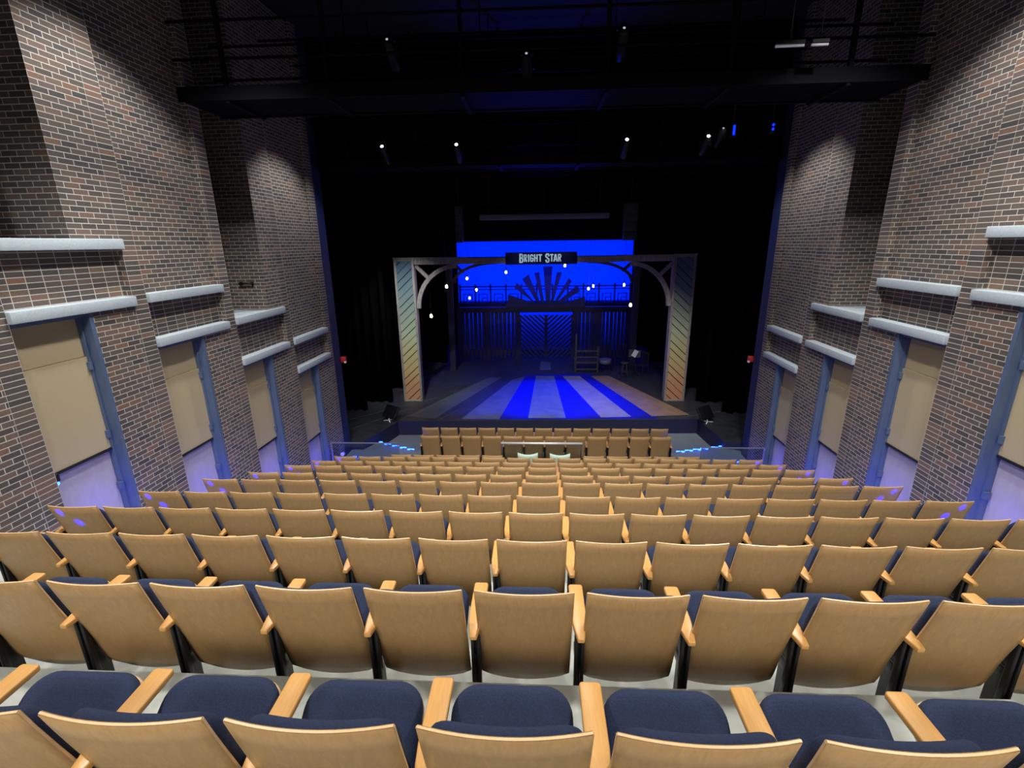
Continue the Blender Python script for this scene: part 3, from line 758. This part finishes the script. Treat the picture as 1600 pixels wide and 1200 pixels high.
mb = MB(); mb.box(-.25, .25, -.01, .01, -.14, .18, M=Mt); mb.build('desk', M_BLACK, ms); tag(ms, 'black music stand holding a sheet of white paper', 'music stand')
pp = MB(); pp.box(-.10, .10, -.014, -.011, -.12, .18, M=Matrix.Translation((3.75, 20.59, SZ + 1.0)) @ Matrix.Rotation(-.3, 4, 'Z') @ Matrix.Rotation(R(-20), 4, 'X') @ Matrix.Rotation(R(25), 4, 'Y'))
o = pp.build('sheet_music', M_PAPER); tag(o, 'tilted sheet of white paper on the music stand', 'paper')

# monitors on the apron
def monitor(x, y, rz, label, lean=35):
    t = empty('stage_monitor', (x, y, SZ), rz)
    Mx = Matrix.Translation((0, .08, .28)) @ Matrix.Rotation(R(-lean), 4, 'X')
    mb = MB(); mb.box(-.30, .30, -.03, .03, -.20, .24, bev=.01, M=Mx); mb.build('screen', M_BLACK, t)
    mb = MB(); mb.tube([(0, -.03, .02), (0, .04, .24)], .022, 8); mb.build('post', M_WHITE, t)
    mb = MB(); mb.tube([(-.16, -.10, .015), (0, -.02, .03), (.16, -.10, .015)], .018, 8); mb.tube([(0, -.02, .03), (0, .16, .015)], .018, 8); mb.build('base', M_WHITE, t)
    tag(t, label, 'monitor', 'monitors at the stage corners')
monitor(-5.22, 14.72, -.55, 'black monitor on white foot at the left stage corner')
monitor(5.20, 15.05, .62, 'black monitor on white foot at the right stage corner')

# fire alarms
for x, y, lab, s in ((-5.72, 12.86, 'red fire alarm with white strobe beside the left black drape', 1), (5.55, 13.2, 'red fire alarm with white strobe beside the right black drape', -1)):
    t = empty('fire_alarm', (x, y, -3.11)); mb = MB(); mb.box(-.07, .07, -.05, .05, -.07, .09, bev=.01); mb.build('housing', M_RED, t)
    mb = MB(); mb.box(.035 if s > 0 else -.09, .09 if s > 0 else -.035, -.07, -.02, -.085, -.03, bev=.008); mb.build('strobe', M_WHITE, t); tag(t, lab, 'fire alarm')

# drapes
def drape(x0, x1, y, zt, lab, amp=.09, waves=7, z0=None, cat='curtain', grp='black stage drapes', thick=.03):
    n = waves * 6; vs = []; cx = (x0 + x1) / 2
    pts = [(x0 + (x1 - x0) * k / n - cx, amp * math.sin(2 * math.pi * waves * k / n) + amp * .35 * math.sin(5.3 * k / n * 6)) for k in range(n + 1)]
    zb = (SZ + .03) if z0 is None else z0
    mb = MB()
    V = []
    for z in (zb, zt):
        for d in (0, thick): V += [(px, py + d, z - zb) for px, py in pts]
    m = n + 1; F = []
    for k in range(n):
        F += [(k, k + 1, 2 * m + k + 1, 2 * m + k), (m + k + 1, m + k, 3 * m + k, 3 * m + k + 1), (k + 1, k, m + k, m + k + 1), (2 * m + k, 2 * m + k + 1, 3 * m + k + 1, 3 * m + k)]
    F += [(0, 2 * m, 3 * m, m), (n, m + n, 3 * m + n, 2 * m + n)]
    mb.raw(V, F, 0, True); o = mb.build('stage_curtain', M_CURTAIN, None, (cx, y, zb)); o.rotation_euler.z = SK
    tag(o, lab, cat, grp)
drape(-8.6, -6.35, 15.7, 5.8, 'black drape nearest the left brick wall'); drape(-8.2, -5.72, 16.65, 5.8, 'black drape just left of the left painted tower')
drape(-8.6, -5.3, 18.4, 5.8, 'black drape behind the left painted tower'); drape(-8.6, -4.95, 22.8, 5.8, 'black drape left of the barn front')
drape(5.95, 8.6, 16.0, 5.8, 'black drape nearest the right brick wall'); drape(5.42, 8.2, 17.15, 5.8, 'black drape just right of the right painted tower')
drape(5.15, 8.6, 18.9, 5.8, 'black drape behind the right painted tower'); drape(4.75, 8.6, 23.2, 5.8, 'black drape right of the barn front')
drape(-8.8, 8.8, 19.6, 5.9, 'wide black border drape above the portal beam', .07, 24, .30)
drape(-8.8, 8.8, 25.5, 6.2, 'wide black border drape above the blue backdrop', .07, 24, .16)
drape(-8.8, 8.8, 14.4, 6.2, 'wide black border drape behind the second catwalk', .06, 24, 1.75)

# projection screen case and hanging speakers
t = empty('screen_case', (-.14, 17.5, .87), .02); mb = MB(); mb.box(-2.22, 2.22, -.07, .07, -.09, .09, bev=.02); mb.build('case', M_GREY, t)
for sx in (-1.9, 0, 1.9):
    mb = MB(); mb.tube([(sx, 0, .09), (sx, 0, 3.5)], .008, 6); mb.build('hanging_cable', M_BLACK, t)
tag(t, 'long grey projection screen case hung above the portal', 'screen')
for x, w, lab in ((-3.16, .12, 'tall dark speaker column hung left of the screen case'), (2.84, .22, 'tall dark speaker column hung right of the screen case')):
    t = empty('speaker_column', (x, 17.8, .05), .03)
    for k in range(4):
        mb = MB(); mb.box(-w, w, -.12, .2, .305 * k, .305 * k + .295, bev=.012); mb.build('speaker_box', mat('speaker grey', (.05, .055, .06), .6) if 'speaker grey' not in bpy.data.materials else bpy.data.materials['speaker grey'], t)
    mb = MB(); mb.tube([(0, 0, 1.2), (0, 0, 5)], .012, 6); mb.build('hanging_cable', M_BLACK, t); tag(t, lab, 'speaker')

# catwalks
def catwalk(ya, yb, z, x0, x1, frames, lab):
    t = empty('catwalk', ((x0 + x1) / 2, ya, z), SK); c = (x0 + x1) / 2
    mb = MB(); n = int((yb - ya) / .06)
    for k in range(n + 1):
        y = (yb - ya) * k / n; mb.box(x0 - c, x1 - c, y - .018, y + .018, .0, .03)
    mb.build('deck_grating', M_CAT, t)
    mb = MB(); mb.box(x0 - c, x1 - c, -.04, .0, -.02, .18); mb.box(x0 - c, x1 - c, yb - ya, yb - ya + .05, -.03, .12); mb.build('edge_beam', M_CAT, t)
    for f in frames:
        mb = MB(); mb.box(f - c - .03, f - c + .03, -.03, yb - ya + .05, -.06, .0); mb.build('cross_beam', M_CAT, t)
        mb = MB(); mb.box(f - c - .03, f - c + .03, -.03, .03, .0, 4.72 - z); mb.build('hanger', M_CAT, t)
    for h in (.55, 1.05):
        mb = MB(); mb.tube([(x0 - c, 0, h), (x1 - c, 0, h)], .022, 8); mb.build('handrail', M_CAT, t)
        mb = MB(); mb.tube([(x0 - c, yb - ya, h), (x1 - c, yb - ya, h)], .022, 8); mb.build('handrail', M_CAT, t)
    tag(t, lab, 'catwalk', 'lighting catwalks over the hall'); return t
catwalk(8.18, 9.16, 2.2, -5.68, 5.50, (-4.9, -3.3, -1.25, .92, 2.7, 4.4), 'dark steel catwalk nearest the camera, spanning wall to wall overhead')
catwalk(12.75, 13.5, 1.85, -5.7, 5.55, (-4.9, -3.2, -1.15, .75, 2.7, 4.6), 'dark steel catwalk over the front edge of the stage')
catwalk(18.0, 18.35, 1.36, -5.0, 4.8, (-3.4, -1.7, 1.4, 3.2), 'dark steel catwalk above the projection screen case')
for y, z in ((5.9, 3.95), (7.2, 4.1), (10.6, 3.9), (12.0, 3.9)):
    mb = MB(); mb.tube([(-5.7, y, z), (5.5, y + .3, z)], .025, 8)
    for x in (-4, -1.3, 1.3, 4): mb.tube([(x, y + .17, z), (x, y + .17, 4.78)], .012, 6)
    o = mb.build('lighting_pipe', M_CAT); tag(o, 'thin black lighting pipe slung under the ceiling %s' % {5.9: 'nearest the camera', 7.2: 'in front of the first catwalk', 10.6: 'behind the first catwalk', 12.0: 'above the second catwalk'}[y], 'pipe', 'lighting pipes under the ceiling')

t = empty('wall_bracket', (-6.10, 9.62, -.72)); mb = MB(); mb.tube([(-.16, -.05, 0), (.14, -.05, 0)], .02, 8); mb.build('bar', M_BLACK, t)
mb = MB(); mb.box(-.15, -.11, -.05, 0, -.03, .03); mb.box(.09, .13, -.05, 0, -.03, .03); mb.build('mount', M_BLACK, t); tag(t, 'short black bar fixed in the left brick recess', 'bracket')
# stage lanterns on the catwalks
def lantern(x, y, z, lit, lab, pitch=-35, yaw=0, grp='lanterns on the catwalks'):
    t = empty('stage_lantern', (x, y - .0, z), yaw); Mx = Matrix.Rotation(R(pitch), 4, 'X')
    b_ = MB(); vs = []
    for yy, r in ((-.24, .05), (-.18, .085), (.06, .085), (.10, .075), (.26, .075)): vs.append(((0, yy, 0), r))
    b_.tube([Mx @ Vector(p) for p, r in vs], [r for p, r in vs], 14); b_.build('body', M_BLACK, t)
    b_ = MB(); b_.tube([Mx @ Vector((0, -.243, 0)), Mx @ Vector((0, -.250, 0))], .020 if lit is M_LAMPDIM else .036, 14); b_.build('lens', lit, t)
    b_ = MB(); b_.box(-.12, -.10, -.02, .02, -.02, .2); b_.box(.10, .12, -.02, .02, -.02, .2); b_.box(-.12, .12, -.02, .02, .18, .2); b_.build('yoke', M_BLACK, t)
    b_ = MB(); b_.box(-.025, .025, -.03, .03, .2, .3); b_.build('clamp', M_BLACK, t); tag(t, lab, 'stage light', grp)
lantern(-3.869, 12.33, 2.084, M_LAMP, 'bright lantern at the left end of the second catwalk'); lantern(-2.100, 12.33, 2.074, M_LAMP, 'bright lantern left of centre on the second catwalk')
lantern(1.800, 12.33, 2.074, M_LAMP, 'bright lantern right of centre on the second catwalk'); lantern(3.587, 12.33, 2.094, M_LAMP, 'brightest lantern on the right of the second catwalk')
lantern(3.892, 12.33, 2.244, M_LAMPDIM, 'dim lantern just above the brightest one on the second catwalk', grp='lanterns on the catwalks')
lantern(-.3, 8.9, 2.72, M_LAMPDIM, 'dim lantern near the middle of the first catwalk'); lantern(-2.52, 8.9, 3.0, M_LAMPDIM, 'dim lantern left on the first catwalk')
lantern(1.2, 8.9, 3.0, M_LAMPDIM, 'dim lantern right of centre on the first catwalk')
for x, y, z, lab in ((4.23, 12.45, 2.40, 'single blue lit bar hung near the right brick wall'), (5.1, 12.5, 2.45, 'pair of blue points hung close to the right brick wall')):
    t = empty('led_fixture', (x, y, z)); mb = MB(); mb.box(-.07, .07, 0, .14, -.14, .14, bev=.01); mb.build('housing', M_BLACK, t)
    if x < 5:
        mb = MB(); mb.box(-.022, .022, -.012, .0, -.10, .10); mb.build('lens', M_BLUELENS, t)
    else:
        for dz in (-.045, .045):
            mb = MB(); mb.ball((0, -.005, dz), .028, .012, .03); mb.build('lens', M_BLUELENS, t)
    mb = MB(); mb.tube([(0, .07, .13), (0, .07, 1.5)], .012, 6); mb.build('hanger', M_BLACK, t); tag(t, lab, 'stage light')
for x0, x1, lab in ((3.20, 3.58, 'longer pale tube lamp near the ceiling at right'), (3.68, 3.90, 'shorter pale tube lamp near the ceiling at right')):
    t = empty('tube_lamp', ((x0 + x1) / 2, 8.0, 2.58)); h = (x1 - x0) / 2
    mb = MB(); mb.tube([(-h, 0, 0), (h, 0, 0)], .018, 8); mb.build('tube', mat('dim tube', (.6, .6, .6), .4, emit=(.7, .75, .85), es=.12) if 'dim tube' not in bpy.data.materials else bpy.data.materials['dim tube'], t)
    mb = MB(); mb.box(-h, h, -.03, .03, .02, .06); mb.build('housing', M_BLACK, t); mb = MB(); mb.tube([(0, 0, .05), (0, 0, 2.2)], .008, 6); mb.build('hanger', M_BLACK, t); tag(t, lab, 'lamp', 'pale tube lamps')

# ------------------------------------------------------------------ lights
def light(kind, name, loc, power, col=(1, 1, 1), target=None, **kw):
    l = bpy.data.lights.new(name, kind); l.energy = power; l.color = col
    for k, v in kw.items(): setattr(l, k, v)
    o = bpy.data.objects.new(name, l); link(o); o.location = loc
    if target is not None:
        d = Vector(target) - Vector(loc); o.rotation_euler = d.to_track_quat('-Z', 'Y').to_euler()
    return o
WARM = (1.0, .95, .86)
HOUSE = 430
for y, hz, pw in ((-.6, 3.2, .40), (2.7, 3.0, .75), (6.0, 2.75, 1.25)):
    for x in (-3.4, 0.0, 3.4):
        light('SPOT', 'house downlight', (x, y, hz), HOUSE * pw, WARM, (x * .95, y + .5, -4), spot_size=R(116), spot_blend=.5, shadow_soft_size=.12)
for x in (-3.6, 0, 3.6):
    light('SPOT', 'rear house light', (x, -4.2, 2.7), 900, WARM, (x * .95, 5.0, -4.2), spot_size=R(58), spot_blend=.7, shadow_soft_size=.7)
for x in (-2.6, 2.6):
    light('SPOT', 'house downlight', (x, 9.35, 2.05), 60, WARM, (x, 10.0, -5), spot_size=R(80), spot_blend=.5, shadow_soft_size=.06)
for s, W, yo in ((-1, WL, 0), (1, WR, YR)):
    for y, z, a, pw, sz in ((2.8, 4.2, 1.4, 420, 98), (6.3, 3.95, 1.5, 640, 100), (10.9, 3.25, 1.45, 420, 96)):
        light('SPOT', 'wall washer', (W - s * a, y + yo, z), pw, (1, .97, .92), (W - s * a * .8, y + yo, -4), spot_size=R(sz), spot_blend=.45, shadow_soft_size=.06)
BLUE = (.0, .022, 1.0)
light('AREA', 'backdrop backlight', (-.3, 27.3, -1.6), 520, (.0, .014, 1), (-.3, 26.0, -1.6), shape='RECTANGLE', size=9.5, size_y=4.5)
light('SPOT', 'blue stage backlight', (.3, 23.0, 5.0), 15000, (0, .01, 1), (.2, 16.8, SZ), spot_size=R(38), spot_blend=.9, shadow_soft_size=.2)
light('SPOT', 'blue stage wash', (-2.2, 20.0, 5.2), 1500, (0, .03, 1), (-1.6, 17.5, SZ), spot_size=R(60), spot_blend=1, shadow_soft_size=.3)
light('SPOT', 'stage front light', (-2.2, 13.0, 1.7), 620, (.80, .95, 1), (0, 17.2, SZ), spot_size=R(64), spot_blend=.9, shadow_soft_size=.1)
light('SPOT', 'stage front light', (3.4, 13.0, 1.7), 900, (1, .92, .80), (3.4, 17.0, SZ + .5), spot_size=R(52), spot_blend=.9, shadow_soft_size=.1)
light('SPOT', 'stage tower light', (-4.0, 13.0, 1.7), 1300, (.95, 1, .96), (-4.95, 17.0, -3.2), spot_size=R(46), spot_blend=.9, shadow_soft_size=.1)
light('SPOT', 'added blue barn fill', (0, 20.1, .75), 700, (0, .02, 1), (0, 23.9, -3.2), spot_size=R(110), spot_blend=.8, shadow_soft_size=.2)  # added fill standing in for the blue glow on the barn front
light('SPOT', 'added sign fill', (-.2, 13.1, 1.7), 480, (.9, 1, 1), (-.22, 16.9, -.5), spot_size=R(34), spot_blend=.6, shadow_soft_size=.05)  # added spot that only brightens the lettering
# aisle glow along the wall feet, and small coloured pools on the row-end seats
AB = (.05, .04, 1)
for s, W, yo in ((-1, WL, 0), (1, WR, YR)):
    for b in BAYS[1:]:
        y = b['y0'] + .55
        light('POINT', 'blue aisle glow', (W - s * .32, y + yo, b['lo'] - LH - 2.55), 11, AB, shadow_soft_size=.05)
for i in range(2, 10):
    for s, k in ((-1, -9), (1, 7)):
        if i == 2 and s: continue
        x = (k + 1) * PITCH; y = row_y(i, x); z = floor_z(i) + BH
        for dx, dz in ((.13, -.075), (.0, -.19)):
            light('SPOT', 'blue aisle pool', (x + s * (dx + .12), y - .32, z + dz + .10), 110, (0, .004, 1), (x + s * dx, y + .05, z + dz), spot_size=R(13), spot_blend=.5, shadow_soft_size=.01)
for x in (-3.52, 3.44):
    light('SPOT', 'blue aisle pool', (x, 12.75 + SK * x, PIT + 1.0), 3, (0, .01, 1), (x, 13.2 + SK * x, PIT + .7), spot_size=R(32), spot_blend=.4, shadow_soft_size=.01)
for x, y in ((-4.5, 13.1), (4.5, 13.3), (-5.4, 12.2), (5.2, 12.4)):
    light('POINT', 'blue step glow', (x, y, FL + .25), 5, (.02, .05, 1), shadow_soft_size=.05)
light('SPOT', 'blue catwalk bounce', (-.1, 12.0, -1.0), 600, (0, .02, 1), (-.15, 8.9, 2.2), spot_size=R(34), spot_blend=.8, shadow_soft_size=.2)
light('SPOT', 'blue catwalk bounce', (-.1, 15.5, -1.0), 800, (0, .02, 1), (-.15, 13.2, 1.9), spot_size=R(54), spot_blend=.8, shadow_soft_size=.2)

# ------------------------------------------------------------------ camera
f = 751.2; yaw, pitch, roll = R(-4.69), R(16.31), R(.77)
cy, sy, cp, sp, cr, sr = math.cos(yaw), math.sin(yaw), math.cos(pitch), math.sin(pitch), math.cos(roll), math.sin(roll)
fw = Vector((sy * cp, cy * cp, -sp)); rt = Vector((cy, -sy, 0)); dn = fw.cross(rt)
r2 = rt * cr + dn * sr; d2 = -rt * sr + dn * cr
cam = bpy.data.cameras.new('camera'); cam.sensor_width = 36; cam.lens = f / 1600 * 36; cam.clip_start = .05
co = bpy.data.objects.new('camera', cam); link(co)
co.matrix_world = Matrix(((r2.x, -d2.x, -fw.x, .117), (r2.y, -d2.y, -fw.y, 0), (r2.z, -d2.z, -fw.z, 0), (0, 0, 0, 1)))
S.camera = co

w = bpy.data.worlds.new('world'); S.world = w; w.use_nodes = True
w.node_tree.nodes['Background'].inputs['Color'].default_value = (.5, .6, 1, 1); w.node_tree.nodes['Background'].inputs['Strength'].default_value = .006
# lift everything so that the lowest floor lies at zero
bpy.context.view_layer.update()
for o in list(bpy.data.objects):
    if o.parent is None: o.location.z += 6.15
S.view_settings.view_transform = 'Standard'; S.view_settings.look = 'None'; S.view_settings.exposure = 0.0; S.view_settings.gamma = 1.0
S.view_settings.use_curve_mapping = False
